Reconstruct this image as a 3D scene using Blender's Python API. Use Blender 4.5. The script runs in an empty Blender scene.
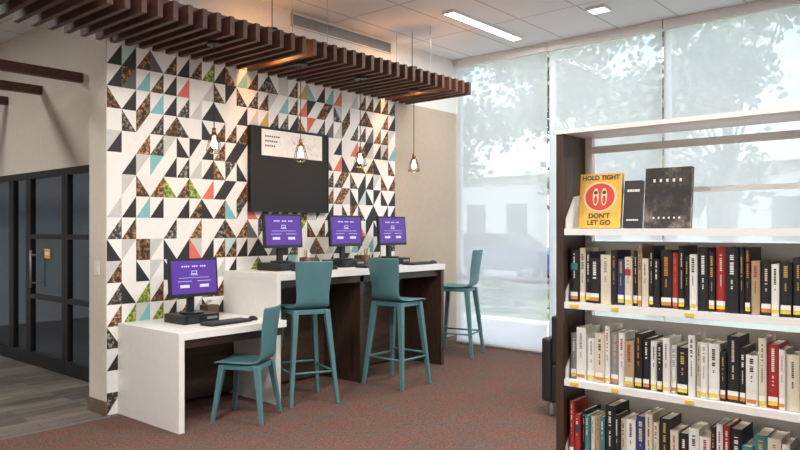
import bpy, math, random
from mathutils import Vector, Matrix
random.seed(5)
scene = bpy.context.scene
try:
    scene.view_settings.view_transform = 'Standard'
except Exception:
    pass

# ---------------------------------------------------------------- materials
def _new(name):
    m = bpy.data.materials.new(name); m.use_nodes = True
    nt = m.node_tree
    return m, nt, nt.nodes['Principled BSDF'], nt.nodes['Material Output']

def mat(name, col, rough=0.5, metal=0.0, noise=0.06, scale=18.0, bump=0.0, spec=None):
    m, nt, b, o = _new(name)
    N, L = nt.nodes, nt.links
    tc = N.new('ShaderNodeTexCoord'); nz = N.new('ShaderNodeTexNoise')
    nz.inputs['Scale'].default_value = scale; nz.inputs['Detail'].default_value = 4
    L.new(tc.outputs['Object'], nz.inputs['Vector'])
    cr = N.new('ShaderNodeValToRGB')
    cr.color_ramp.elements[0].color = tuple(c*(1-noise) for c in col)+(1,)
    cr.color_ramp.elements[1].color = tuple(min(1, c*(1+noise)) for c in col)+(1,)
    cr.color_ramp.elements[0].position = .3; cr.color_ramp.elements[1].position = .7
    L.new(nz.outputs['Fac'], cr.inputs['Fac']); L.new(cr.outputs['Color'], b.inputs['Base Color'])
    b.inputs['Roughness'].default_value = rough; b.inputs['Metallic'].default_value = metal
    if spec is not None: b.inputs['Specular IOR Level'].default_value = spec
    if bump:
        bp = N.new('ShaderNodeBump'); bp.inputs['Strength'].default_value = bump
        L.new(nz.outputs['Fac'], bp.inputs['Height']); L.new(bp.outputs['Normal'], b.inputs['Normal'])
    return m

def emis(name, col, s):
    m, nt, b, o = _new(name)
    b.inputs['Base Color'].default_value = tuple(c*.5 for c in col)+(1,)
    b.inputs['Emission Color'].default_value = tuple(col)+(1,)
    b.inputs['Emission Strength'].default_value = s
    b.inputs['Roughness'].default_value = .4
    return m

def wood(name, c1, c2, rough=.45, axis='Y', scale=6):
    m, nt, b, o = _new(name); N, L = nt.nodes, nt.links
    tc = N.new('ShaderNodeTexCoord'); mp = N.new('ShaderNodeMapping')
    s = {'X': (.15, 1, 1), 'Y': (1, .15, 1), 'Z': (1, 1, .15)}[axis]
    mp.inputs['Scale'].default_value = tuple(k*scale for k in s)
    nz = N.new('ShaderNodeTexNoise'); nz.inputs['Scale'].default_value = 3; nz.inputs['Detail'].default_value = 6
    nz.inputs['Distortion'].default_value = .6
    cr = N.new('ShaderNodeValToRGB')
    cr.color_ramp.elements[0].color = tuple(c1)+(1,); cr.color_ramp.elements[1].color = tuple(c2)+(1,)
    cr.color_ramp.elements[0].position = .3; cr.color_ramp.elements[1].position = .7
    L.new(tc.outputs['Object'], mp.inputs['Vector']); L.new(mp.outputs['Vector'], nz.inputs['Vector'])
    L.new(nz.outputs['Fac'], cr.inputs['Fac']); L.new(cr.outputs['Color'], b.inputs['Base Color'])
    b.inputs['Roughness'].default_value = rough
    return m

WHITE = mat('white_laminate', (.84, .83, .81), .35, noise=.02)
METALW = mat('white_metal', (.82, .82, .81), .4, noise=.02)
TAN = mat('tan_paint', (.52, .43, .34), .8, noise=.03, bump=.02)
BEIGE = mat('beige_paint', (.72, .66, .58), .8, noise=.03, bump=.02)
OFFW = mat('offwhite_paint', (.80, .79, .77), .8, noise=.02)
BLACK = mat('black_plastic', (.012, .012, .014), .35, noise=.1)
BLACKM = mat('black_matte', (.008, .008, .009), .65, noise=.1)
FRAME = mat('dark_bronze_frame', (.014, .015, .018), .4, metal=.3)
ALU = mat('aluminium_frame', (.55, .57, .58), .4, metal=.3)
TEAL = mat('teal_lacquer', (.085, .215, .24), .42, noise=.06, scale=8)
SLAT = wood('slat_wood', (.050, .020, .013), (.100, .041, .027), .5, 'Y')
DWOOD = wood('walnut_panel', (.035, .020, .013), (.085, .050, .034), .45, 'X', 5)
DWOODZ = wood('walnut_end_panel', (.035, .018, .011), (.075, .042, .028), .45, 'Z', 8)
BASEW = wood('baseboard_wood', (.13, .08, .055), (.19, .12, .085), .5, 'X')
BRASS = mat('aged_brass', (.30, .17, .07), .35, metal=.9)
GREY = mat('grey_metal', (.35, .35, .36), .4, metal=.6)
DGREY = mat('dark_grey', (.06, .06, .065), .5)
OFFB = mat('office_blue_grey', (.22, .28, .34), .7)
GRILLE = mat('grille_grey', (.42, .41, .40), .5)
YEL = mat('yellow_label', (.75, .55, .03), .5)
PAPER = mat('paper_white', (.80, .78, .72), .8)
BROWNC = mat('brown_ceramic', (.12, .06, .035), .4)

def ceilmat():
    m, nt, b, o = _new('ceiling_tile'); N, L = nt.nodes, nt.links
    tc = N.new('ShaderNodeTexCoord'); br = N.new('ShaderNodeTexBrick')
    br.offset = 0
    br.inputs['Scale'].default_value = 1
    br.inputs['Brick Width'].default_value = 1.22; br.inputs['Row Height'].default_value = .61
    br.inputs['Mortar Size'].default_value = .010; br.inputs['Mortar Smooth'].default_value = .1
    br.inputs['Color1'].default_value = (.80, .81, .83, 1); br.inputs['Color2'].default_value = (.78, .795, .815, 1)
    br.inputs['Mortar'].default_value = (.52, .52, .53, 1)
    L.new(tc.outputs['Object'], br.inputs['Vector']); L.new(br.outputs['Color'], b.inputs['Base Color'])
    b.inputs['Roughness'].default_value = .9
    return m
CEIL = ceilmat()

def carpet():
    m, nt, b, o = _new('red_carpet'); N, L = nt.nodes, nt.links
    tc = N.new('ShaderNodeTexCoord')
    mp = N.new('ShaderNodeMapping'); mp.inputs['Scale'].default_value = (1, 2.6, 1)
    n1 = N.new('ShaderNodeTexNoise'); n1.inputs['Scale'].default_value = 3.0; n1.inputs['Detail'].default_value = 9; n1.inputs['Roughness'].default_value = .70
    c1 = N.new('ShaderNodeValToRGB')
    e = c1.color_ramp.elements
    e[0].position = .34; e[0].color = (.180, .086, .068, 1)
    e[1].position = .68; e[1].color = (.120, .106, .092, 1)
    k = e.new(.48); k.color = (.162, .090, .072, 1)
    k = e.new(.57); k.color = (.138, .097, .081, 1)
    n2 = N.new('ShaderNodeTexNoise'); n2.inputs['Scale'].default_value = 70; n2.inputs['Detail'].default_value = 3
    c2 = N.new('ShaderNodeValToRGB'); c2.color_ramp.elements[0].color = (.66, .64, .64, 1); c2.color_ramp.elements[1].color = (1.2, 1.2, 1.2, 1)
    c2.color_ramp.elements[0].position = .35; c2.color_ramp.elements[1].position = .65
    mx = N.new('ShaderNodeMix'); mx.data_type = 'RGBA'; mx.blend_type = 'MULTIPLY'; mx.inputs[0].default_value = 1
    L.new(tc.outputs['Object'], mp.inputs['Vector']); L.new(mp.outputs['Vector'], n1.inputs['Vector'])
    L.new(tc.outputs['Object'], n2.inputs['Vector'])
    L.new(n1.outputs['Fac'], c1.inputs['Fac']); L.new(n2.outputs['Fac'], c2.inputs['Fac'])
    L.new(c1.outputs['Color'], mx.inputs[6]); L.new(c2.outputs['Color'], mx.inputs[7])
    L.new(mx.outputs[2], b.inputs['Base Color']); b.inputs['Roughness'].default_value = .95
    b.inputs['Specular IOR Level'].default_value = .15
    return m
CARPET = carpet()

def planks():
    m, nt, b, o = _new('grey_plank_floor'); N, L = nt.nodes, nt.links
    tc = N.new('ShaderNodeTexCoord'); br = N.new('ShaderNodeTexBrick')
    br.inputs['Scale'].default_value = 1; br.inputs['Brick Width'].default_value = 1.1; br.inputs['Row Height'].default_value = .14
    br.inputs['Mortar Size'].default_value = .003
    br.inputs['Color1'].default_value = (.22, .19, .16, 1); br.inputs['Color2'].default_value = (.09, .08, .07, 1)
    br.inputs['Mortar'].default_value = (.05, .045, .04, 1)
    mp = N.new('ShaderNodeMapping'); mp.inputs['Scale'].default_value = (1, 12, 1)
    nz = N.new('ShaderNodeTexNoise'); nz.inputs['Scale'].default_value = 4; nz.inputs['Detail'].default_value = 6
    cr = N.new('ShaderNodeValToRGB'); cr.color_ramp.elements[0].color = (.6, .6, .6, 1); cr.color_ramp.elements[1].color = (1.3, 1.3, 1.3, 1)
    cr.color_ramp.elements[0].position = .3; cr.color_ramp.elements[1].position = .7
    mx = N.new('ShaderNodeMix'); mx.data_type = 'RGBA'; mx.blend_type = 'MULTIPLY'; mx.inputs[0].default_value = 1
    L.new(tc.outputs['Object'], br.inputs['Vector']); L.new(tc.outputs['Object'], mp.inputs['Vector'])
    L.new(mp.outputs['Vector'], nz.inputs['Vector']); L.new(nz.outputs['Fac'], cr.inputs['Fac'])
    L.new(br.outputs['Color'], mx.inputs[6]); L.new(cr.outputs['Color'], mx.inputs[7])
    L.new(mx.outputs[2], b.inputs['Base Color']); b.inputs['Roughness'].default_value = .45
    return m
PLANK = planks()

def glass(name, col):
    m, nt, b, o = _new(name); N, L = nt.nodes, nt.links
    tr = N.new('ShaderNodeBsdfTransparent'); tr.inputs['Color'].default_value = col+(1,)
    gl = N.new('ShaderNodeBsdfGlossy'); gl.inputs['Roughness'].default_value = .03
    lw = N.new('ShaderNodeLayerWeight'); lw.inputs['Blend'].default_value = .5
    pw = N.new('ShaderNodeMath'); pw.operation = 'POWER'; pw.inputs[1].default_value = 4.0
    ma = N.new('ShaderNodeMath'); ma.operation = 'MULTIPLY_ADD'; ma.inputs[1].default_value = .8; ma.inputs[2].default_value = .05
    mx = N.new('ShaderNodeMixShader')
    L.new(lw.outputs['Facing'], pw.inputs[0]); L.new(pw.outputs[0], ma.inputs[0])
    L.new(ma.outputs[0], mx.inputs[0]); L.new(tr.outputs[0], mx.inputs[1]); L.new(gl.outputs[0], mx.inputs[2])
    L.new(mx.outputs[0], o.inputs['Surface']); return m
GLASS = glass('tinted_glass', (.66, .76, .85))
WGLASS = glass('window_glass', (.96, .98, .98))

def shade():
    m, nt, b, o = _new('solar_shade_fabric'); N, L = nt.nodes, nt.links
    tr = N.new('ShaderNodeBsdfTransparent'); tr.inputs['Color'].default_value = (.93, .96, 1.0, 1)
    tl = N.new('ShaderNodeBsdfTranslucent'); tl.inputs['Color'].default_value = (.93, .95, .96, 1)
    df = N.new('ShaderNodeBsdfDiffuse'); df.inputs['Color'].default_value = (.80, .82, .83, 1)
    a = N.new('ShaderNodeMixShader'); a.inputs[0].default_value = .22
    c = N.new('ShaderNodeMixShader'); c.inputs[0].default_value = .73
    L.new(tl.outputs[0], a.inputs[1]); L.new(df.outputs[0], a.inputs[2])
    L.new(tr.outputs[0], c.inputs[1]); L.new(a.outputs[0], c.inputs[2])
    L.new(c.outputs[0], o.inputs['Surface']); return m
SHADE = shade()

# ---------------------------------------------------------------- mesh builder
class MB:
    def __init__(s): s.v = []; s.f = []; s.m = []; s.mats = []; s.sm = []
    def mi(s, mt):
        if mt not in s.mats: s.mats.append(mt)
        return s.mats.index(mt)
    def face(s, pts, mt, smooth=False):
        b = len(s.v); s.v += [tuple(p) for p in pts]
        s.f.append(tuple(range(b, b+len(pts)))); s.m.append(s.mi(mt)); s.sm.append(smooth)
    def hexa(s, lo, hi, mt):
        b = len(s.v); s.v += [tuple(p) for p in lo]+[tuple(p) for p in hi]
        for q in ((3, 2, 1, 0), (4, 5, 6, 7), (0, 1, 5, 4), (1, 2, 6, 5), (2, 3, 7, 6), (3, 0, 4, 7)):
            s.f.append(tuple(b+i for i in q)); s.m.append(s.mi(mt)); s.sm.append(False)
    def box(s, c, d, mt, R=None):
        c = Vector(c); x, y, z = d[0]/2, d[1]/2, d[2]/2
        P = [Vector(p) for p in ((-x, -y, -z), (x, -y, -z), (x, y, -z), (-x, y, -z), (-x, -y, z), (x, -y, z), (x, y, z), (-x, y, z))]
        if R is not None: P = [R @ p for p in P]
        P = [p+c for p in P]
        s.hexa(P[:4], P[4:], mt)
    def b2(s, a, b, mt):
        s.box([(a[i]+b[i])/2 for i in range(3)], [abs(a[i]-b[i]) for i in range(3)], mt)
    def leg(s, p0, r0, p1, r1, mt):
        def ring(p, r): return [(p[0]-r, p[1]-r, p[2]), (p[0]+r, p[1]-r, p[2]), (p[0]+r, p[1]+r, p[2]), (p[0]-r, p[1]+r, p[2])]
        s.hexa(ring(p0, r0), ring(p1, r1), mt)
    def cyl(s, p0, p1, r, mt, n=14, r2=None, caps=True):
        p0 = Vector(p0); p1 = Vector(p1); r2 = r if r2 is None else r2
        d = (p1-p0).normalized(); u = d.orthogonal().normalized(); w = d.cross(u)
        b = len(s.v)
        for p, rr in ((p0, r), (p1, r2)):
            for i in range(n):
                a = 2*math.pi*i/n; s.v.append(tuple(p+u*math.cos(a)*rr+w*math.sin(a)*rr))
        k = s.mi(mt)
        for i in range(n):
            j = (i+1) % n; s.f.append((b+i, b+j, b+n+j, b+n+i)); s.m.append(k); s.sm.append(True)
        if caps:
            s.f.append(tuple(b+i for i in reversed(range(n)))); s.m.append(k); s.sm.append(False)
            s.f.append(tuple(b+n+i for i in range(n))); s.m.append(k); s.sm.append(False)
    def tube(s, pts, r, mt, n=6):
        for a, b in zip(pts[:-1], pts[1:]): s.cyl(a, b, r, mt, n)
    def lathe(s, prof, c, mt, n=16):
        b = len(s.v); k = s.mi(mt)
        for r, z in prof:
            for i in range(n):
                a = 2*math.pi*i/n; s.v.append((c[0]+r*math.cos(a), c[1]+r*math.sin(a), c[2]+z))
        for q in range(len(prof)-1):
            for i in range(n):
                j = (i+1) % n
                s.f.append((b+q*n+i, b+q*n+j, b+(q+1)*n+j, b+(q+1)*n+i)); s.m.append(k); s.sm.append(True)
    def build(s, name, loc=(0, 0, 0), rotz=0, parent=None, bevel=0):
        me = bpy.data.meshes.new(name); me.from_pydata(s.v, [], s.f)
        for mt in s.mats: me.materials.append(mt)
        for p, i, sm in zip(me.polygons, s.m, s.sm): p.material_index = i; p.use_smooth = sm
        me.update()
        ob = bpy.data.objects.new(name, me); scene.collection.objects.link(ob)
        ob.location = loc; ob.rotation_euler = (0, 0, rotz)
        if parent: ob.parent = parent
        if bevel:
            md = ob.modifiers.new('bevel', 'BEVEL'); md.width = bevel; md.segments = 2; md.limit_method = 'ANGLE'; md.angle_limit = math.radians(50)
        return ob

def empty(name, loc, rotz=0):
    e = bpy.data.objects.new(name, None); e.empty_display_size = .1
    e.location = loc; e.rotation_euler = (0, 0, rotz); scene.collection.objects.link(e); return e

def text(body, size, loc, rot, mt, parent=None, name='lettering', align='CENTER'):
    cu = bpy.data.curves.new(name, 'FONT'); cu.body = body; cu.size = size; cu.extrude = .0004
    cu.align_x = align; cu.align_y = 'CENTER'; cu.materials.append(mt); cu.offset = .0006
    ob = bpy.data.objects.new(name, cu); ob.location = loc; ob.rotation_euler = rot
    scene.collection.objects.link(ob)
    if parent: ob.parent = parent
    return ob

def simple(name, a, b, mt, bevel=0):
    c = [(a[i]+b[i])/2 for i in range(3)]
    m = MB(); m.box((0, 0, 0), [abs(a[i]-b[i]) for i in range(3)], mt)
    return m.build(name, c, bevel=bevel)

H = 3.655
# ---------------------------------------------------------------- shell
simple('floor', (-12.2, -9.2, -.12), (.1, -.05, 0), CARPET)
simple('floor_hall', (-12.2, -.05, -.12), (.1, 6.2, 0), PLANK)
simple('ceiling', (-12.2, -9.2, H), (.1, 6.2, H+.12), CEIL)
simple('wall_back', (-5.0, 0, 0), (.1, .27, H), TAN)
simple('wall_left', (-12.2, -9.2, 0), (-12.0, 6.2, H), OFFW)
simple('wall_front', (-12.0, -9.2, 0), (.1, -9.0, H), OFFW)
simple('wall_hall', (-12.0, 6.0, 0), (-4.5, 6.2, H), OFFW)
simple('wall_office_back', (-4.5, 6.0, 0), (.1, 6.2, H), OFFB)
simple('wall_right', (0, -9.0, 0), (.1, -6.4, H), OFFW)
simple('wall_office', (0, .27, 0), (.1, 6.0, H), OFFB)
simple('wall_partition', (-4.5, .27, 2.1), (-4.38, 6.0, H), BEIGE)
simple('wall_return', (-4.5, .27, 0), (-4.38, 1.18, 2.1), BEIGE)
simple('trim_1', (-5.006, .0, .11), (-4.999, .27, H-.001), BEIGE)
simple('trim_4', (-5.0, -.006, 2.972), (0, -.0, H-.001), OFFW)
simple('baseboard_back', (-1.32, -.016, 0), (0, -.001, .11), BASEW)
simple('baseboard_left', (-5.022, -.012, 0), (-5.001, .27, .11), BASEW)
simple('trim_2', (-12, -.065, 0), (-5.0, -.035, .006), GREY)

# ---------------------------------------------------------------- mural of triangles
def photo_mat(name, c1, c2, c3, sc):
    m, nt, b, o = _new(name); N, L = nt.nodes, nt.links
    tc = N.new('ShaderNodeTexCoord'); nz = N.new('ShaderNodeTexNoise')
    nz.inputs['Scale'].default_value = sc; nz.inputs['Detail'].default_value = 5; nz.inputs['Roughness'].default_value = .7
    cr = N.new('ShaderNodeValToRGB'); e = cr.color_ramp.elements
    e[0].position = .42; e[0].color = c1+(1,); e[1].position = .62; e[1].color = c3+(1,)
    k = e.new(.52); k.color = c2+(1,)
    L.new(tc.outputs['Object'], nz.inputs['Vector']); L.new(nz.outputs['Fac'], cr.inputs['Fac'])
    L.new(cr.outputs['Color'], b.inputs['Base Color']); b.inputs['Roughness'].default_value = .6
    return m
MW = mat('mural_white', (.88, .87, .85), .6, noise=.02)
MB_ = mat('mural_black', (.022, .022, .024), .6)
MBR = photo_mat('mural_brown_photo', (.02, .010, .005), (.12, .055, .022), (.50, .30, .14), 26)
MBR2 = photo_mat('mural_rust_photo', (.05, .015, .006), (.22, .09, .035), (.70, .46, .22), 34)
MDK = photo_mat('mural_dark_photo', (.012, .012, .012), (.06, .055, .05), (.48, .42, .34), 30)
MG = mat('mural_grey', (.60, .60, .59), .6)
MT = mat('mural_teal', (.22, .52, .56), .6)
MTL = mat('mural_pale_teal', (.50, .70, .70), .6)
MC = mat('mural_coral', (.74, .17, .12), .6)
ML = photo_mat('mural_green_photo', (.05, .12, .02), (.26, .38, .04), (.70, .62, .20), 30)
MY = mat('mural_ochre', (.62, .40, .10), .6)
MGR = mat('mural_charcoal', (.12, .12, .125), .6)
mu = MB()
x0, x1, cols, rows = -5.0, -1.32, 28, 17
cw = (x1-x0)/cols; rh = 2.968/rows
dark = [(MB_, .27), (MBR, .19), (MBR2, .06), (MDK, .14), (MGR, .03), (MT, .05), (MC, .045), (ML, .03), (MG, .08), (MY, .012), (MW, .09)]
light = [(MW, .91), (MG, .06), (MTL, .02), (MBR, .01)]
def pick(tbl):
    r = random.random()*sum(w for _, w in tbl)
    for m_, w in tbl:
        r -= w
        if r <= 0: return m_
    return tbl[0][0]
for i in range(cols):
    for j in range(rows):
        xa, xb = x0+i*cw, x0+(i+1)*cw; za, zb = j*rh, (j+1)*rh; y = -.002
        a, b, c, d = (xa, y, za), (xb, y, za), (xb, y, zb), (xa, y, zb)
        A, B = pick(dark), pick(light)
        t = random.random()
        if (i+j//2) % 2 == 0:
            if t < .75: mu.face((a, b, c), A); mu.face((a, c, d), B)
            else: mu.face((a, b, c), B); mu.face((a, c, d), A)
        else:
            if t < .4: mu.face((a, b, d), A); mu.face((b, c, d), B)
            else: mu.face((a, b, c), A); mu.face((a, c, d), B)
mu.build('wall_mural')

# ---------------------------------------------------------------- slatted canopy
sl = MB()
x = -1.09
while x > -7.3:
    sl.b2((x-.042, -.88, 2.96), (x, -.008, 3.10), SLAT)
    x -= .128
for yy in (-.70, -.24):
    sl.b2((-7.3, yy-.02, 3.10), (-1.09, yy+.02, 3.15), SLAT)
for xx in (-1.6, -3.2, -4.8, -6.4):
    for yy in (-.70, -.24):
        sl.cyl((xx, yy, 3.15), (xx, yy, H-.001), .003, GREY, 6)
sl.build('slatted_wood_canopy', bevel=.002)
for k, yb in enumerate((1.38, 2.27, 3.15, 4.03, 4.91)):
    b_ = MB(); b_.box((0, 0, 0), (7.0, .07, .09), SLAT)
    for xx in (-2.5, 0, 2.5): b_.cyl((xx, 0, .045), (xx, 0, H-2.955-.001), .006, GREY, 6)
    b_.build('ceiling_beam', (-8.005, yb, 2.955))
WARM = emis('warm_lamp', (1.0, .42, .10), 14)
for px in (-3.62, -1.55):
    e = MB(); e.cyl((0, 0, .03), (0, 0, .14), .055, BLACK, 16); e.cyl((0, 0, .02), (0, 0, .031), .05, WARM, 16)
    e.cyl((0, 0, .14), (0, 0, H-3.125-.002), .004, BLACK, 8)
    o = e.build('canopy_spotlight', (px, -.42, 3.125))
    l = bpy.data.lights.new('spot_glow', 'POINT'); l.energy = 11; l.color = (1, .42, .12); l.shadow_soft_size = .03
    lo = bpy.data.objects.new('spot_glow', l); lo.location = (0, 0, -.06); lo.parent = o; scene.collection.objects.link(lo)

# ---------------------------------------------------------------- vent grille
g = MB(); W = 1.58
g.b2((-W/2, -.012, -.065), (W/2, 0, .065), GRILLE)
g.b2((-W/2, -.022, .055), (W/2, -.012, .065), METALW); g.b2((-W/2, -.022, -.065), (W/2, -.012, -.055), METALW)
g.b2((-W/2, -.022, -.065), (-W/2+.012, -.012, .065), METALW); g.b2((W/2-.012, -.022, -.065), (W/2, -.012, .065), METALW)
for k in range(8):
    z = -.045+k*.013; g.b2((-W/2+.01, -.02, z), (W/2-.01, -.012, z+.005), GREY)
g.build('air_vent_grille', (-2.21, -.007, 3.565))

# ---------------------------------------------------------------- ceiling lights
LPAN = emis('light_panel', (1, .97, .92), 6)
K = 1.2
def clight(x, y, lx, ly, power, spread=True):
    m = MB(); m.box((0, 0, 0), (lx, ly, .02), LPAN)
    m.box((0, ly/2+.008, 0), (lx+.03, .016, .026), METALW); m.box((0, -ly/2-.008, 0), (lx+.03, .016, .026), METALW)
    m.box((lx/2+.008, 0, 0), (.016, ly, .026), METALW); m.box((-lx/2-.008, 0, 0), (.016, ly, .026), METALW)
    o = m.build('ceiling_light', (x, y, H-.014))
    if power:
        l = bpy.data.lights.new('ceiling_lamp', 'AREA'); l.shape = 'RECTANGLE'; l.size = lx; l.size_y = ly
        l.energy = power*K; l.color = (1, .96, .905)
        lo = bpy.data.objects.new('ceiling_lamp', l); lo.location = (0, 0, -.02); lo.parent = o; scene.collection.objects.link(lo)
clight(-1.21, -1.13, 1.38, .11, 28)
clight(-.94, -2.24, .16, .16, 8)
clight(-3.4, -3.2, 1.3, .3, 60)
clight(-6.6, -2.4, 1.3, .3, 85)
clight(-5.8, -5.6, 1.3, .3, 85)
clight(-9.2, -3.4, 1.3, .3, 85)
clight(-2.6, -6.0, 1.3, .3, 60)
clight(-7.6, 2.9, 1.3, .3, 85)
clight(-2.6, 3.4, 1.2, .3, 18)  # unseen lamp, added to brighten the office behind the glass

# ---------------------------------------------------------------- windows & shades
bay = 1.28
for k in range(5):
    y1 = -k*bay; y0 = y1-bay
    w = MB()
    w.b2((.02, y0, 0), (.08, y0+.03, H), ALU); w.b2((.02, y1-.03, 0), (.08, y1, H), ALU)
    w.b2((.02, y0+.03, 0), (.08, y1-.03, .06), ALU); w.b2((.02, y0+.03, H-.06), (.08, y1-.03, H), ALU)
    w.b2((.03, y0+.03, .86), (.07, y1-.03, .90), ALU)
    w.face([(.05, y0+.03, .06), (.05, y1-.03, .06), (.05, y1-.03, H-.06), (.05, y0+.03, H-.06)], WGLASS)
    w.build('window_%d' % (k+1))
    s = MB()
    s.face([(-.05, y0+.02, .05), (-.05, y1-.012, .05), (-.05, y1-.012, H-.1), (-.05, y0+.02, H-.1)], SHADE)
    s.b2((-.062, y0+.02, .03), (-.040, y1-.012, .055), METALW)
    s.b2((-.10, y0+.005, H-.10), (-.012, y1-.005, H-.001), METALW)
    s.build('roller_shade')
simple('trim_3', (-.012, -6.4, 0), (.018, -.017, .03), ALU)

# ---------------------------------------------------------------- outside
GRASS = mat('grass', (.16, .22, .10), .95, noise=.5, scale=3)
CONC = mat('concrete', (.55, .54, .51), .9, noise=.1, scale=4)
ASPH = mat('asphalt', (.20, .205, .215), .9, noise=.15, scale=5)
LEAF = mat('leaf_green', (.20, .25, .17), .7, noise=.4, scale=2)
LEAF2 = mat('leaf_dark', (.11, .15, .10), .7, noise=.4, scale=2)
BARK = mat('bark', (.10, .075, .055), .9, noise=.3)
BLDG = mat('stucco', (.36, .37, .38), .9, noise=.05)
simple('exterior_path', (.1, -20, -.14), (3.2, 30, -.04), CONC)
simple('lawn', (3.2, -20, -.16), (9.0, 30, -.03), GRASS)
simple('street', (9.0, -20, -.18), (17.0, 30, -.10), ASPH)
simple('far_lawn', (17.0, -20, -.16), (60, 60, -.03), GRASS)
bd = MB(); bd.b2((0, -14, 0), (8, 14, 5.0), BLDG); bd.b2((-.4, -14.3, 5.0), (8.2, 14.3, 5.4), CONC)
for k in range(9): bd.b2((-.05, -12+k*3, 1.0), (.05, -10.6+k*3, 3.2), DGREY)
bd.build('neighbour_building', (34, 14, -.028))
def tree(x, y, h, rad, n, mt, mt2):
    t = MB()
    t.cyl((0, 0, 0), (.05, 0, h*.5), .13, BARK, 10, .09)
    t.cyl((.05, 0, h*.5), (-.1, .1, h*.85), .09, BARK, 8, .03)
    cents = []
    for k in range(14):
        a = random.uniform(0, 6.28); rr = rad*math.sqrt(random.random())*.95; zz = random.uniform(h*.42, h*1.05)
        c = Vector((rr*math.cos(a), rr*math.sin(a), zz)); cents.append(c)
        t.cyl((0, 0, h*.42+random.random()*.1*h), c, .03, BARK, 5, .01)
    for k in range(n):
        c = random.choice(cents)
        p = c+Vector((random.gauss(0, .17*rad), random.gauss(0, .17*rad), random.gauss(0, .14*rad)))
        R = Matrix.Rotation(random.uniform(0, 6.28), 3, 'Z') @ Matrix.Rotation(random.uniform(-3, 3), 3, 'X') @ Matrix.Rotation(random.uniform(-3, 3), 3, 'Y')
        s = random.uniform(.06, .10)
        q = [p+R @ Vector(v) for v in ((-s, 0, 0), (0, -s*.75, .01), (s*1.1, 0, 0), (0, s*.75, .01))]
        t.face(q, mt if random.random() < .6 else mt2)
    t.build('street_tree', (x, y, -.028))
tree(5.2, 3.9, 5.2, 1.7, 6500, LEAF, LEAF2)
tree(6.4, 1.1, 5.6, 1.8, 6500, LEAF, LEAF2)
tree(5.4, -1.8, 5.0, 1.7, 5000, LEAF, LEAF2)
tree(8.0, 7.2, 6.5, 2.2, 6000, LEAF2, LEAF)
for (sx, sy, r) in ((3.8, 1.6, .5), (3.9, 3.0, .55), (3.8, .1, .5), (3.9, -1.5, .5)):
    t = MB()
    for k in range(6): t.cyl((0, 0, 0), (random.uniform(-.3, .3), random.uniform(-.3, .3), r), .015, BARK, 5, .006)
    for k in range(900):
        v = Vector((random.gauss(0, 1), random.gauss(0, 1), random.gauss(0, 1))).normalized()*r*random.uniform(.6, 1)
        p = Vector((v.x, v.y, abs(v.z)*1.1+.10)); R = Matrix.Rotation(random.uniform(0, 6.28), 3, 'Z') @ Matrix.Rotation(random.uniform(-1.2, 1.2), 3, 'X')
        s = random.uniform(.04, .08)
        t.face([p+R @ Vector(q) for q in ((-s, 0, 0), (0, -s*.5, 0), (s, 0, 0), (0, s*.5, 0))], LEAF if k % 2 else LEAF2)
    t.build('garden_shrub', (sx, sy, -.015))
def car(loc, rz, col):
    c = MB(); paint = mat('car_paint', col, .25, noise=.02); gl = mat('car_window', (.02, .03, .04), .1)
    prof = [(-2.2, .35), (-2.25, .75), (-1.9, .95), (-1.1, 1.02), (-.55, 1.45), (.9, 1.50), (1.75, 1.05), (2.15, .95), (2.2, .35)]
    for yy, sg in ((-.88, 1), (.88, -1)):
        pts = [(x, yy, z) for x, z in prof]
        c.face(pts if sg > 0 else pts[::-1], paint)
        gp = [(-1.0, 1.04), (-.52, 1.39), (.85, 1.43), (1.5, 1.06)]
        gpt = [(x, yy*1.005, z) for x, z in gp]; c.face(gpt, gl)
    for (a, b_) in zip(prof[:-1], prof[1:]):
        c.face([(a[0], -.88, a[1]), (b_[0], -.88, b_[1]), (b_[0], .88, b_[1]), (a[0], .88, a[1])], gl if a in ((-1.1, 1.02), (.9, 1.50)) else paint)
    for wx in (-1.4, 1.4):
        for wy in (-.80, .80):
            c.cyl((wx, wy-.11, .33), (wx, wy+.11, .33), .33, BLACKM, 20); c.cyl((wx, wy-.12, .33), (wx, wy+.12, .33), .19, GREY, 16)
    c.build('parked_car', loc, rz)
car((12.2, 6.4, -.1), math.radians(90), (.03, .06, .16))

# ---------------------------------------------------------------- glass partition & doors
def storefront(name, ya, yb, rails, handle=None):
    m = MB(); x = -4.47
    m.b2((x-.03, ya, 0), (x+.03, ya+.06, 2.1), FRAME); m.b2((x-.03, yb-.06, 0), (x+.03, yb, 2.1), FRAME)
    m.b2((x-.03, ya+.06, 2.03), (x+.03, yb-.06, 2.1), FRAME); m.b2((x-.03, ya+.06, 0), (x+.03, yb-.06, .14), FRAME)
    for r in rails: m.b2((x-.03, ya+.06, r-.025), (x+.03, yb-.06, r+.025), FRAME)
    m.face([(x, ya+.06, .14), (x, yb-.06, .14), (x, yb-.06, 2.03), (x, ya+.06, 2.03)], GLASS)
    if handle is not None:
        m.cyl((x-.08, handle, .85), (x-.08, handle, 1.25), .012, GREY, 10)
        for z in (.9, 1.2): m.cyl((x-.08, handle, z), (x-.02, handle, z), .009, GREY, 8)
    return m.build(name)
storefront('window_6', 1.18, 1.74, [.75, 1.40])
storefront('door_1', 1.745, 2.60, [.75, 1.40], 2.42)
storefront('door_2', 2.605, 3.05, [])
storefront('window_7', 3.055, 4.4, [])
storefront('window_8', 4.405, 5.995, [])
sg = MB(); sg.box((0, 0, 0), (.004, .13, .10), mat('orange_sign', (.85, .42, .04), .5)); sg.box((-.003, 0, .0), (.002, .09, .03), PAPER)
sg.build('door_sign', (-4.482, 2.17, 1.22))
ob = MB(); ob.b2((0, 0, 0), (.5, 3.6, .72), DGREY); ob.b2((-.04, -.04, .72), (.54, 3.64, .76), OFFB)
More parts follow.
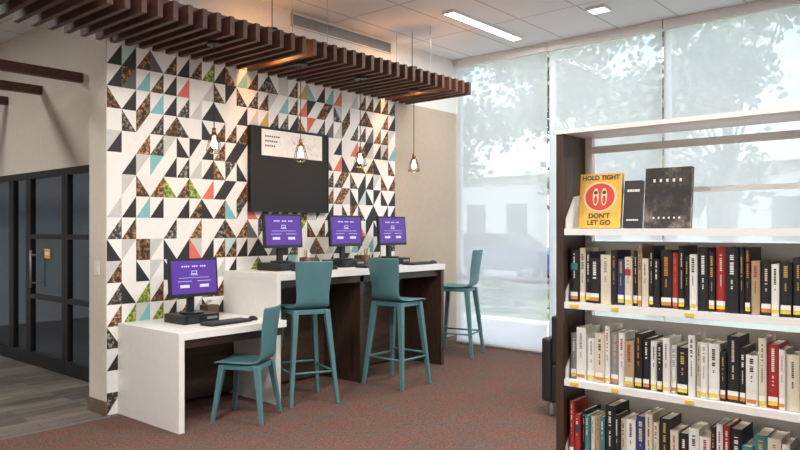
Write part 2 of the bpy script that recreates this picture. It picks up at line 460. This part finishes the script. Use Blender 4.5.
for k in range(4): ob.b2((-.015, .05+k*.9, .06), (0, .85+k*.9, .68), FRAME)
ob.build('office_cabinet', (-1.6, 1.2, 0))
simple('added_dark_rug', (-4.2, .6, .001), (-1.75, 5.8, .012), DGREY)  # dark sheet added on the office floor to dim the view through the glass
sw = MB(); sw.box((0, 0, 0), (.006, .075, .115), METALW); sw.box((-.005, 0, 0), (.005, .034, .066), PAPER)
sw.build('light_switch', (-5.010, .137, 1.165), bevel=.001)

# ---------------------------------------------------------------- desks
d = MB()
d.b2((-4.905, -.85, .67), (-3.845, -.004, .725), WHITE)
d.b2((-4.905, -.85, 0), (-4.855, -.004, .67), WHITE)
d.b2((-4.855, -.16, .04), (-3.845, -.13, .67), DWOOD)
d.b2((-4.855, -.80, .60), (-3.845, -.78, .67), DWOOD)
d.build('low_computer_desk', bevel=.002)
d = MB()
d.b2((-3.84, -.72, 1.04), (-1.35, -.004, 1.10), WHITE)
d.b2((-3.84, -.72, 0), (-3.79, -.004, 1.04), WHITE)
d.b2((-3.79, -.18, .02), (-1.40, -.15, 1.04), DWOOD)
d.b2((-2.70, -.66, 0), (-2.65, -.18, 1.04), DWOODZ)
d.b2((-1.40, -.70, 0), (-1.35, -.004, 1.04), DWOODZ)
d.b2((-3.79, -.66, .97), (-1.40, -.64, 1.04), DWOOD)
d.build('high_computer_desk', bevel=.002)

# ---------------------------------------------------------------- computers
PURPLE = emis('purple_screen', (.080, .028, .27), .85)
LILAC = emis('screen_text', (.60, .55, .80), .85)
def computer(x, y, z, tissue=None):
    m = MB()
    m.box((0, .05, .035), (.34, .28, .07), BLACK)
    m.box((.10, -.092, .04), (.10, .004, .02), GREY)
    for k in range(5): m.box((-.12+k*.02, -.092, .035), (.008, .004, .04), DGREY)
    m.cyl((0, .05, .07), (0, .05, .085), .10, BLACK, 24)
    m.box((0, .07, .20), (.06, .03, .24), BLACK)
    T = Matrix.Rotation(math.radians(-4), 3, 'X')
    c = Vector((0, .03, .360))
    m.box(c, (.47, .032, .31), BLACK, T)
    m.box(c+T @ Vector((0, .025, 0)), (.30, .03, .20), BLACK, T)
    def q(x0, x1, z0, z1, off, mt):
        P = [(x0, -off, z0), (x1, -off, z0), (x1, -off, z1), (x0, -off, z1)]
        m.face([c+T @ Vector(p) for p in P], mt)
    q(-.218, .218, -.128, .138, .0168, PURPLE)
    for k in range(12):
        if k not in (4, 8): q(-.12+k*.02, -.106+k*.02, .085, .097, .0175, LILAC)
    q(-.028, .028, .030, .055, .0175, LILAC); q(-.022, .022, .035, .050, .018, PURPLE)
    q(-.035, .035, .020, .025, .0175, LILAC)
    q(-.15, .15, -.002, .001, .0175, LILAC)
    q(-.16, -.03, -.030, -.026, .0175, LILAC); q(.03, .16, -.030, -.026, .0175, LILAC)
    q(-.14, -.05, -.080, -.056, .0175, LILAC); q(.05, .14, -.080, -.056, .0175, LILAC)
    m.build('desktop_computer', (x, y, z), bevel=.003)
    k = MB()
    k.box((0, 0, .010), (.43, .14, .016), BLACK)
    for r in range(5):
        for cc in range(14): k.box((-.195+cc*.030, -.052+r*.026, .021), (.024, .020, .006), DGREY)
    k.build('keyboard', (x+.13, y-.24, z+.001), math.radians(4))
    mo = MB(); mo.lathe([(.0, 0), (.028, 0), (.032, .010), (.028, .022), (.014, .032), (0, .034)], (0, 0, 0), BLACK, 16)
    o = mo.build('computer_mouse', (x+.42, y-.22, z+.001)); o.scale = (1, 1.6, 1)
computer(-4.45, -.42, .7255)
computer(-3.41, -.36, 1.1005)
computer(-2.55, -.36, 1.1005)
computer(-1.80, -.36, 1.1005)

def cup(x, y, z):
    m = MB()
    m.lathe([(0, 0), (.042, 0), (.048, .02), (.045, .11), (.041, .11), (.040, .01), (0, .008)], (0, 0, 0), BROWNC, 18)
    for k in range(6):
        a = k*1.05; m.cyl((.02*math.cos(a), .02*math.sin(a), .012), (.034*math.cos(a), .034*math.sin(a), .16+.015*(k % 3)), .0045, [YEL, BASEW, PAPER][k % 3], 6)
    m.build('pencil_cup', (x, y, z))
cup(-3.08, -.30, 1.1005); cup(-2.22, -.32, 1.1005)
def box_(x, y, z):
    m = MB(); m.box((0, 0, .05), (.12, .12, .10), BROWNC); m.box((0, 0, .102), (.07, .03, .004), DGREY)
    m.face([(-.03, -.01, .104), (.03, -.01, .104), (.04, .02, .15), (-.02, .0, .15)], PAPER)
    m.face([(-.03, .01, .104), (.03, .01, .104), (.02, -.02, .145), (-.04, .0, .14)], PAPER)
    m.build('tissue_box', (x, y, z), bevel=.003)
box_(-2.95, -.20, 1.1005); box_(-2.105, -.17, 1.1005); box_(-4.13, -.18, .7255)

# ---------------------------------------------------------------- display board + poster
t = MB(); t.b2((-.525, -.05, -.405), (.525, 0, .405), BLACKM)
t.b2((-.525, -.056, -.405), (-.515, -.05, .405), BLACK); t.b2((.515, -.056, -.405), (.525, -.05, .405), BLACK)
t.b2((-.515, -.056, .395), (.515, -.05, .405), BLACK); t.b2((-.515, -.056, -.405), (.515, -.05, -.395), BLACK)
tv = t.build('wall_display_board', (-3.03, -.003, 2.05))
POST = mat('poster_paper', (.84, .82, .82), .6); PINK = mat('poster_pink', (.68, .36, .38), .6)
p = MB(); p.box((0, 0, 0), (.82, .003, .25), POST)
for k in range(3):
    for q in range(7-k): p.box((-.36+q*.028, -.002, .06-k*.045), (.018, .001, .016), DGREY)
for k in range(40):
    a = random.uniform(-.08, .36); b_ = random.uniform(-.09, .09)
    p.box((a, -.002, b_), (random.uniform(.02, .07), .001, .003), PINK, Matrix.Rotation(random.uniform(-.9, .9), 3, 'Y'))
p.build('banner_poster', (-3.02, -.0612, 2.305))

# ---------------------------------------------------------------- pendants
BULB = emis('bulb_glow', (1.0, .62, .28), 10)
def pendant(x, y):
    m = MB(); top = 2.958
    m.cyl((0, 0, .19), (0, 0, top-2.08), .004, BLACK, 6)
    m.cyl((0, 0, top-2.10), (0, 0, top-2.08), .06, BLACK, 18)
    m.cyl((0, 0, .145), (0, 0, .20), .020, BRASS, 14, .014)
    m.cyl((0, 0, .135), (0, 0, .147), .034, BRASS, 14)
    m.lathe([(0, .035), (.016, .042), (.026, .062), (.024, .085), (.013, .110), (.011, .135)], (0, 0, 0), BULB, 14)
    for k in range(8):
        a = k*math.pi/4; c, s = math.cos(a), math.sin(a)
        m.tube([(.03*c, .03*s, .14), (.046*c, .046*s, .09), (.062*c, .062*s, .02), (.03*c, .03*s, 0)], .0024, BLACK, 5)
    for r, z in ((.046, .09), (.062, .02), (.03, 0)):
        ring = [(r*math.cos(i*math.pi/8), r*math.sin(i*math.pi/8), z) for i in range(17)]
        m.tube(ring, .0024, BLACK, 5)
    o = m.build('pendant_lamp', (x, y, 2.08))
    l = bpy.data.lights.new('bulb_light', 'POINT'); l.energy = 2.5; l.color = (1, .65, .35); l.shadow_soft_size = .03
    lo = bpy.data.objects.new('bulb_light', l); lo.location = (0, 0, -.03); lo.parent = o; scene.collection.objects.link(lo)
for px in (-4.40, -3.44, -2.63, -1.76): pendant(px, -.6)

# ---------------------------------------------------------------- chairs & stools
def chair(name, loc, ang, sh, top, stool, sc=1.0):
    root = empty(name, loc, math.radians(ang-90)); root.scale = (sc, sc, 1)
    bh = top-sh
    prof = [(.215, -.022, .190), (.205, -.004, .195), (.12, 0, .200), (.0, -.006, .197), (-.10, -.004, .188), (-.165, .008, .172),
            (-.195, .045, .160), (-.208, .11, .157), (-.222, bh*.45, .165), (-.240, bh*.75, .178), (-.254, bh-.012, .184), (-.256, bh, .180)]
    v = []; f = []; n = 9
    for k, (y, z, w) in enumerate(prof):
        bk = max(0, min(1, (k-5)/3))
        for i in range(n):
            u = -1+2*i/(n-1)
            v.append((u*w, y+bk*.035*u*u, sh+z+(1-bk)*.006*u*u))
    for k in range(len(prof)-1):
        for i in range(n-1):
            a = k*n+i; f.append((a, a+1, a+n+1, a+n))
    me = bpy.data.meshes.new('seat_and_back'); me.from_pydata(v, [], f); me.materials.append(TEAL)
    for p_ in me.polygons: p_.use_smooth = True
    o = bpy.data.objects.new('seat_and_back', me); scene.collection.objects.link(o); o.parent = root
    md = o.modifiers.new('solid', 'SOLIDIFY'); md.thickness = .018; md.offset = 0
    md = o.modifiers.new('sub', 'SUBSURF'); md.levels = 1; md.render_levels = 2
    m = MB(); sp = .03 if not stool else .045
    T = {}
    for sx in (-1, 1):
        for sy in (-1, 1):
            tx, ty = sx*.150, (sy*.15 if sy > 0 else -.145)
            bx, by = sx*(.180+sp), (sy*(.180+sp))
            m.leg((bx, by, 0), .015, (tx, ty, sh-.018), .026, TEAL); T[(sx, sy)] = ((bx, by), (tx, ty))
    m.b2((-.165, .135, sh-.055), (.165, .165, sh-.015), TEAL); m.b2((-.165, -.16, sh-.055), (.165, -.13, sh-.015), TEAL)
    m.b2((-.17, -.15, sh-.055), (-.14, .15, sh-.015), TEAL); m.b2((.14, -.15, sh-.055), (.17, .15, sh-.015), TEAL)
    m.build('leg_frame', parent=root, bevel=.004)
    if stool:
        r = MB()
        def at(k, z):
            (bx, by), (tx, ty) = T[k]; q = z/(sh-.018); return (bx+(tx-bx)*q, by+(ty-by)*q, z)
        for a, b_, z in (((-1, 1), (1, 1), .30), ((-1, -1), (-1, 1), .27), ((1, -1), (1, 1), .27), ((-1, -1), (1, -1), .27)):
            r.cyl(at(a, z), at(b_, z), .010, TEAL, 10)
        r.build('foot_rails', parent=root)
chair('low_chair', (-4.25, -.83, 0), 117, .45, .88, False, .96)
chair('bar_stool', (-3.545, -.76, 0), 68, .81, 1.21, True, .95)
chair('bar_stool', (-2.49, -.94, 0), 2, .81, 1.21, True)
chair('bar_stool', (-.71, -.46, 0), 106, .81, 1.24, True, 1.08)

# ---------------------------------------------------------------- bookcase
BX, BY0, BY1 = -5.04, -3.77, -4.70
bc = MB(); dep = .235
bc.b2((BX, BY0-.032, 0), (BX+dep+.02, BY0, 1.868), DWOODZ)
bc.b2((BX, BY1, 0), (BX+dep+.02, BY1+.032, 1.868), DWOODZ)
bc.b2((BX-.005, BY1-.005, 1.868), (BX+dep+.025, BY0+.006, 1.886), METALW)
ya, yb = BY1+.034, BY0-.034
for yy in (ya, yb-.03):
    bc.b2((BX+dep-.03, yy, 0), (BX+dep, yy+.03, 1.867), METALW)
shelves = [1.475, 1.172, .852, .53, .21]
for z in shelves:
    bc.b2((BX+.004, ya, z-.006), (BX+dep-.03, yb, z), METALW)
    bc.b2((BX+.002, ya, z-.026), (BX+.010, yb, z+.001), METALW)
    for yy in (ya, yb-.003):
        P = [(BX+dep-.03, z), (BX+.01, z), (BX+.012, z+.04), (BX+.09, z+.135), (BX+dep-.03, z+.15)]
        for o_ in (0, .003): bc.face([(a, yy+o_, b_) for a, b_ in P], METALW)
    if z < 1.4: bc.b2((BX+dep-.032, ya, z+.0), (BX+dep-.028, yb, z+.25), METALW)
bc.b2((BX+.02, ya, 0), (BX+dep-.03, yb, .09), METALW)
bc.b2((BX+dep-.025, ya, 1.80), (BX+dep-.010, yb, 1.83), METALW)
bc.b2((BX+dep-.025, ya, 1.62), (BX+dep-.010, yb, 1.64), METALW)
for z in shelves[1:4]:
    for yy, w in ((-3.83, .035), (-4.00, .025), (-4.27, .03)):
        bc.b2((BX-.001, yy-w, z-.021), (BX+.003, yy, z-.008), YEL)
bc.build('bookcase')
pal = {n: mat('book_'+n, c, .45) for n, c in dict(black=(.015, .015, .018), cream=(.66, .60, .47), white=(.74, .73, .70), red=(.38, .03, .03), navy=(.03, .05, .14),
      tan=(.42, .30, .18), teal=(.05, .20, .22), orange=(.60, .22, .04), grey=(.25, .25, .26), green=(.07, .14, .08), brown=(.12, .06, .035), pink=(.5, .2, .22)).items()}
PAGES = mat('book_pages', (.70, .64, .50), .9)
GOLD = mat('gold_ink', (.55, .38, .10), .4)
def books(z, weights, seed):
    random.seed(seed)
    m = MB(); y = yb-.012; names = list(weights)
    while y > ya+.05:
        t_ = random.choice([random.uniform(.016, .026), random.uniform(.024, .042)]); h = random.choice([random.uniform(.175, .205), random.uniform(.205, .242)]); dd = random.uniform(.125, .155)
        if y-t_ < ya+.01: break
        nm = random.choices(names, [weights[k] for k in names])[0]; c = pal[nm]
        fx = BX+.022+random.uniform(0, .018)
        a, b_ = y-t_+.001, y
        m.b2((fx+.004, a, z), (fx+dd, a+.002, z+h), c); m.b2((fx+.004, b_-.002, z), (fx+dd, b_, z+h), c)
        zc = (a+b_)/2; hw = (b_-a)/2
        for q in range(6):
            t0 = -1+q/3; t1 = -1+(q+1)/3
            g0 = .004*(t0*t0); g1 = .004*(t1*t1)
            m.face([(fx+g0, zc-t0*hw, z), (fx+g1, zc-t1*hw, z), (fx+g1, zc-t1*hw, z+h), (fx+g0, zc-t0*hw, z+h)], c)
        m.b2((fx+.006, a+.002, z+.003), (fx+dd-.004, b_-.002, z+h-.004), PAGES)
        darkc = nm in ('black', 'navy', 'red', 'teal', 'brown', 'green', 'grey')
        ink = random.choice([PAPER, PAPER, GOLD, pal['orange'], pal['cream']]) if darkc else random.choice([BLACKM, BLACKM, pal['red'], pal['navy'], pal['grey']])
        zz = z+h*random.uniform(.86, .95); gw = hw*random.uniform(.16, .36); end = z+h*random.uniform(.55, .70)
        while zz > end:
            s_ = random.uniform(.003, .006)
            m.b2((fx-.0005, zc-gw, zz-s_), (fx, zc+gw, zz), ink); zz -= s_+.0024
            if random.random() < .15: zz -= .006
        zz -= .012; gw2 = hw*.14; e2 = z+random.uniform(.072, .10)
        while zz > e2:
            s_ = random.uniform(.0025, .005)
            m.b2((fx-.0005, zc-gw2, zz-s_), (fx, zc+gw2, zz), ink); zz -= s_+.0022
            if random.random() < .15: zz -= .006
        if random.random() < .12:
            m.b2((fx-.0006, zc-hw*.8, z+h*.62), (fx-.0001, zc+hw*.8, z+h*.75), random.choice([pal['red'], pal['teal'], pal['orange'], pal['navy']]))
        if random.random() < .7:
            m.b2((fx-.0008, zc-hw*.85, z+.010), (fx, zc+hw*.85, z+.022), YEL if random.random() < .75 else pal['orange'])
            m.b2((fx-.0008, zc-hw*.85, z+.023), (fx, zc+hw*.85, z+.040), PAPER)
        y -= t_+.0012
    m.build('row_of_books')
books(1.1735, dict(black=7, white=1.4, red=.6, grey=.7, cream=1, navy=.3, tan=.3), 21)
books(.8535, dict(cream=3, white=3, black=2.4, tan=1, navy=.2, grey=.8, brown=.6, red=.3), 4)
books(.5315, dict(teal=1, black=2.4, cream=3, white=2.4, green=.6, red=.5, tan=.6, navy=.3), 9)
books(.2115, dict(teal=1, black=2, cream=3, white=2, orange=1, brown=1), 2)

CYEL = mat('cover_yellow', (.78, .44, .06), .4, noise=.15, scale=40)
CRED = mat('cover_red', (.62, .05, .03), .4); CINK = mat('cover_ink', (.03, .035, .06), .5); CPALE = mat('cover_pale', (.72, .62, .35), .5)
root = empty('face_out_book', (BX+.055, -3.925, 1.4785), 0)
m = MB()
w, h = .172, .225
m.b2((.0, -w/2, 0), (.003, w/2, h), CYEL); m.b2((.019, -w/2, 0), (.022, w/2, h), CYEL)
m.b2((.0, w/2-.003, 0), (.022, w/2, h), CYEL); m.b2((.003, -w/2+.003, .003), (.019, w/2-.003, h-.003), PAGES)
def disc(cy, cz, r, off, mt, sx=1.0, sz=1.0, n=28):
    m.face([(-off, cy-r*sx*math.cos(2*math.pi*i/n), cz+r*sz*math.sin(2*math.pi*i/n)) for i in range(n)], mt)
disc(0, .128, .062, .0006, CPALE, 1.12, 1.0); disc(0, .128, .056, .0009, CRED, 1.08, 1.0)
disc(-.017, .128, .024, .0012, CPALE, .52, 1.5); disc(.017, .128, .024, .0012, CPALE, .52, 1.5)
disc(-.017, .146, .008, .0015, CINK); disc(.017, .146, .008, .0015, CINK)
disc(-.017, .116, .011, .0015, CRED, .6, 1.6); disc(.017, .116, .011, .0015, CRED, .6, 1.6)
m.build('cover', parent=root)
RT = (math.radians(90), 0, math.radians(-90))
text('HOLD TIGHT', .0255, (-.0012, 0, .207), RT, CINK, root, 'title_text')
text("DON'T", .028, (-.0012, 0, .049), RT, CINK, root, 'title_text_middle')
text("LET GO", .028, (-.0012, 0, .021), RT, CINK, root, 'title_text_lower')
root.rotation_euler = (0, math.radians(7), 0)
CBW = photo_mat('cover_grey_photo', (.015, .013, .012), (.05, .042, .036), (.20, .16, .13), 10)
for yy, ww, hh, mt in ((-4.055, .07, .19, pal['black']), (-4.185, .17, .235, CBW)):
    b_ = MB(); b_.b2((0, -ww/2, 0), (.003, ww/2, hh), mt); b_.b2((.018, -ww/2, 0), (.021, ww/2, hh), mt)
    b_.b2((0, ww/2-.003, 0), (.021, ww/2, hh), mt); b_.b2((.003, -ww/2+.003, .003), (.018, ww/2-.003, hh-.003), PAGES)
    for q in range(5): b_.b2((-.001, ww*(.32-q*.14)-.008, hh*.76), (0, ww*(.32-q*.14), hh*.81), PAPER)
    for q in range(6): b_.b2((-.001, ww*(.30-q*.11)-.006, hh*.15), (0, ww*(.30-q*.11), hh*.18), PAPER)
    o = b_.build('display_book', (BX+.06, yy, 1.4785)); o.rotation_euler = (0, math.radians(7), 0)

# ---------------------------------------------------------------- armchair behind bookcase
a = MB(); LE = mat('black_leather', (.02, .018, .018), .5)
a.b2((-.36, -.34, .12), (.36, .38, .42), LE); a.b2((-.36, -.34, .42), (.36, -.18, .80), LE)
a.b2((-.44, -.34, .12), (-.36, .38, .62), LE); a.b2((.36, -.34, .12), (.44, .38, .62), LE)
a.b2((-.34, -.16, .42), (.34, .38, .50), LE)
for sx in (-.38, .38):
    for sy in (-.28, .32): a.cyl((sx, sy, 0), (sx, sy, .12), .02, GREY, 10)
a.build('black_armchair', (-2.28, -2.92, 0), math.radians(-90), bevel=.025)

# ---------------------------------------------------------------- world, sun, camera
w = bpy.data.worlds.new('World'); scene.world = w; w.use_nodes = True
N, L = w.node_tree.nodes, w.node_tree.links
bg = N['Background']; sky = N.new('ShaderNodeTexSky'); sky.sky_type = 'NISHITA'
sky.sun_disc = False; sky.sun_elevation = math.radians(48); sky.sun_rotation = math.radians(200)
sky.dust_density = 3
hs = N.new('ShaderNodeHueSaturation'); hs.inputs['Saturation'].default_value = .62
L.new(sky.outputs[0], hs.inputs['Color']); L.new(hs.outputs[0], bg.inputs[0]); bg.inputs[1].default_value = .60
s = bpy.data.lights.new('sun', 'SUN'); s.energy = 7.0; s.angle = .01; s.color = (1, .97, .93)
so = bpy.data.objects.new('sun', s); scene.collection.objects.link(so)
so.rotation_euler = Vector((.55, -.25, -.80)).to_track_quat('-Z', 'Y').to_euler()

cam = bpy.data.cameras.new('camera'); co = bpy.data.objects.new('camera', cam); scene.collection.objects.link(co)
co.location = (-7.843, -5.118, 1.47); co.rotation_euler = (math.radians(90), 0, math.radians(-45.99))
cam.sensor_width = 36; cam.lens = 707/800*36; cam.shift_x = .0975; cam.shift_y = .00625; cam.clip_start = .05
scene.camera = co
